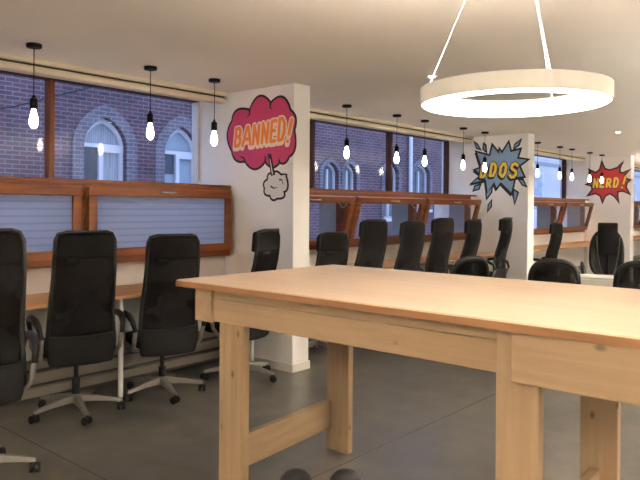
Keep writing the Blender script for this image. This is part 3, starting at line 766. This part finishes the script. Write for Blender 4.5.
def task_chair(label, group, headrest=False, W=.245, zc=.79, hz=.22):
    C = thing('task_chair', label, 'office chair', (0, 0, 0), 0, group)
    star_base(C)
    bm = bmesh.new(); cushion(bm, .50, .48, .03, .44, .52); link('seat', bm, M['blackfab'], C, smooth=True)
    def yy(x, z): return -.235 - .10*(z-.55) + .055*(x/W)**2
    out = []
    for k in range(40):
        t = 2*PI*k/40 + PI/2; e = .72
        cx = math.copysign(abs(math.cos(t))**e, math.cos(t)); sz = math.copysign(abs(math.sin(t))**e, math.sin(t))
        z = zc + hz*sz; x = W*cx*(1 - .10*(.5+.5*sz)); out.append((x, yy(x, z), z))
    link('back_frame', tb(out, .029, 8, True), M['black'], C, smooth=True)
    rows = []
    for i in range(13):
        sz = -1 + 2*i/12; z = zc+(hz-.005)*sz; w = W*.985*(1 - .10*(.5+.5*sz))*max(.12, (1-abs(sz)**2.8))**.36
        rows.append([(w*(2*j/10-1), yy(w*(2*j/10-1), z), z) for j in range(11)])
    bm = bmesh.new(); sheet(bm, rows, .006); link('mesh_back', bm, M['net2'], C, smooth=True)
    bm = bmesh.new(); tube(bm, [(0, -.06, .43), (0, -.22, .43), (0, -.27, .52), (0, -.26, .80)], .026, 8); link('back_support', bm, M['black'], C, smooth=True)
    for sx in (-1, 1):
        pts = [(sx*.22, -.10, .44), (sx*.29, -.12, .50), (sx*.30, -.14, .64), (sx*.30, -.09, .70), (sx*.30, .10, .705), (sx*.30, .15, .66), (sx*.285, .10, .50), (sx*.22, .05, .44)]
        link('armrest', tb(pts, [.014, .014, .016, .022, .022, .016, .014, .014], 8), M['black'], C, smooth=True)
    if headrest:
        bm = bmesh.new(); sheet(bm, [[(x, -.37+.03*(x/.13)**2, z) for x in (-.13, -.09, 0, .09, .13)] for z in (.86, .95, 1.05, 1.15, 1.25, 1.31)], .05); link('headrest', bm, M['blackfab'], C, smooth=True, bevel=.02)
        bm = bmesh.new(); tube(bm, [(0, -.29, .62), (0, -.33, .95), (0, -.345, 1.2)], .02, 8); link('headrest_post', bm, M['black'], C, smooth=True)
        pts = []
        for i in range(21):
            u = i/20; pts.append((-.15+.30*u if u < .5 else -.15+.30*u, -.405, 1.12 - .62*math.sin(PI*u)**.55))
        link('cord', tb(pts, .0045, 6), M['chairmetal'], C, smooth=True)
    return C

def place(src, first, x, y, face, label, lift=0, group=None):
    o = src if first else dup(src, label=label)
    if first: o['label'] = label
    o.location = (x, y, 0); o.rotation_euler = (0, 0, R(face-90))
    if group: o['group'] = group
    if lift:
        for c in kids(o):
            if c.name.split('.')[0] in ('base_hub', 'base_arm'): continue
            c.location.z += lift
    return o
ec = executive_chair('x', 'high-backed black office chairs along the window desks')
EX = [  # x, y, facing degrees, label, lift
    (1.48, 3.78, 78, 'black high-back office chair cut by the left picture edge', .035),
    (2.455, 4.45, 74, 'black high-back office chair under the post between the two frosted windows', -.015),
    (3.165, 4.40, 72, 'black high-back office chair under the right frosted window, by the white desk leg', -.055),
    (3.91, 4.29, 108, 'black high-back office chair turned sideways against the nearest white pier', -.03),
    (5.14, 4.50, 84, 'black high-back chair first right of the nearest pier, lowest headrest of that row', -.09),
    (5.83, 4.50, 84, 'second black high-back chair right of the nearest pier', .03),
    (6.63, 4.52, 84, 'third black high-back chair right of the nearest pier', .005),
    (7.29, 4.50, 84, 'fourth black high-back chair right of the nearest pier', .035),
    (8.09, 4.52, 92, 'fifth black high-back chair right of the nearest pier', .01),
    (8.86, 4.42, 96, 'black high-back chair leaning in front of the DDOS pier wall', .03),
    (10.98, 4.50, 88, 'black high-back chair just right of the middle white pier', -.07)]
for i, (x, y, f, lab, lift) in enumerate(EX):
    place(ec, i == 0, x, y, f, lab, lift) if i == 0 else None
# copies are made from the first chair with its lift undone per copy
base_lift = EX[0][4]
for x, y, f, lab, lift in EX[1:]:
    place(ec, False, x, y, f, lab, lift-base_lift)
tc = task_chair('x', 'low mesh-back office chairs behind the work table')
TC = [(6.50, 3.62, 66, 'low rounded mesh-back chair below the DDOS pier, left of the white cabinet', -.045),
      (6.90, 2.70, 22, 'low rounded mesh-back chair directly left of the white cabinet', -.045),
      (7.28, 1.95, 18, 'low mesh-back chair at the right picture edge behind the table', -.045)]
for i, (x, y, f, lab, lift) in enumerate(TC): place(tc, i == 0, x, y, f, lab, lift if i == 0 else 0)
hc = task_chair('x', 'y', True, .215, .87, .32); del hc['group']
place(hc, True, 9.95, 3.15, 24, 'black mesh chair with tall headrest and hanging pale cord below the NERD! burst', 0)

# white cabinet beyond the table
cb = thing('low_cabinet', 'low white cabinet standing behind the work table between two mesh chairs', 'cabinet', (7.95, 2.66, 0), R(18-90))
link('carcass', bx((-.23, .23, -.2, .2, .05, .695)), M['paperwhite'], cb, bevel=.004)
link('top_panel', bx((-.235, .235, -.205, .205, .695, .715)), M['paperwhite'], cb, bevel=.003)
link('plinth', bx((-.19, .19, -.19, .19, 0, .05)), M['black'], cb)
d_ = link('door', bx((-.225, .225, -.218, -.2, .06, .69)), M['paperwhite'], cb, bevel=.003)
link('handle', tb([(.14, -.218, .5), (.14, -.238, .5), (.14, -.238, .62), (.14, -.218, .62)], .005, 8), M['steel'], d_)

# bins under the table edge
for k, (x, y, lab) in enumerate(((2.06, 1.91, 'left of the two dark round-topped bins in front of the table'), (2.20, 1.75, 'right of the two dark round-topped bins in front of the table'))):
    if k == 0:
        b0 = thing('waste_bin', lab, 'bin', (x, y, 0), 0, 'round-topped bins')
        bm = bmesh.new(); lathe(bm, [(0, 0), (.06, 0), (.072, .30), (.068, .30), (0, .02)], 28, cap=False); link('body', bm, M['bin'], b0, smooth=False)
        bm = bmesh.new(); lathe(bm, [(0, .30), (.074, .30), (.074, .315), (.066, .345), (.045, .368), (.02, .378), (0, .38)], 28, cap=False); link('dome_lid', bm, M['bin'], b0, smooth=True)
    else: dup(b0, (x, y, 0), 0, lab)

# ------------------------------------------------------------------ light
w = bpy.data.worlds.new('World'); S.world = w; w.use_nodes = True
bg = w.node_tree.nodes['Background']; bg.inputs[0].default_value = (.50, .62, 1.0, 1); bg.inputs[1].default_value = .70
# unseen ring lamps added out of frame to brighten ceiling and walls
for x, y, lab in ((-1.8, -1.6, 'fill ring lamp added in the room behind the photographer'), (-2.6, .9, 'fill ring lamp added left of the photographer near the window side'),
                  (1.8, -2.4, 'fill ring lamp added to the right behind the photographer'), (5.6, -.9, 'fill ring lamp added right of the far end of the work table'), (6.4, -2.6, 'fill ring lamp added by the back wall right of the photographer'),
                  (8.6, -.4, 'fill ring lamp added in the right half of the room'), (11.6, .6, 'fill ring lamp added deep in the room on the right'), (11.0, -2.2, 'fill ring lamp added deep in the room by the back wall'), (16.2, 2.4, 'fill ring lamp added at the far end of the room')):
    ring_lamp(lab, x, y, 1.9, .45, False)
ring_lamp('fill ring lamp added near the windows left of the picture', -.9, 3.0, 1.95, .322)  # unseen lamp added to brighten the nearest pier face
for x, y in ((-.35, -2.5), (10.1, -1.0), (15.2, 1.0), (15.3, -2.0), (7.5, -3.0)):  # unseen spots added to raise the room's brightness
    downlight(x, y, 'fill ceiling spotlight added in the part of the room out of view', SPW)

# ------------------------------------------------------------------ camera
cam = bpy.data.cameras.new('camera'); co = bpy.data.objects.new('camera', cam); COL.objects.link(co)
F, HY, ROLL, YAW, PITCH = 660.44, 211.556, .0073, .7140, .0069
fw = Vector((math.cos(YAW)*math.cos(PITCH), math.sin(YAW)*math.cos(PITCH), -math.sin(PITCH)))
rt = Vector((math.sin(YAW), -math.cos(YAW), 0)); upv = rt.cross(fw)
c, s = math.cos(ROLL), math.sin(ROLL)
Rx = rt*c + upv*s; Ux = upv*c - rt*s
mt = Matrix((Rx, Ux, -fw)).transposed().to_4x4(); mt.translation = Vector((0, 0, 1.5))
co.matrix_world = mt
cam.sensor_fit = 'HORIZONTAL'; cam.sensor_width = 36; cam.lens = F/640*36
cam.shift_y = -(240-HY)/640
cam.clip_start = .05; cam.clip_end = 200
S.camera = co
S.view_settings.view_transform = 'Standard'; S.view_settings.look = 'None'; S.view_settings.gamma = 1; S.view_settings.use_curve_mapping = False
S.view_settings.exposure = 1.85
S.cycles.use_denoising = True
S.cycles.max_bounces = 8; S.cycles.diffuse_bounces = 5; S.cycles.transparent_max_bounces = 16
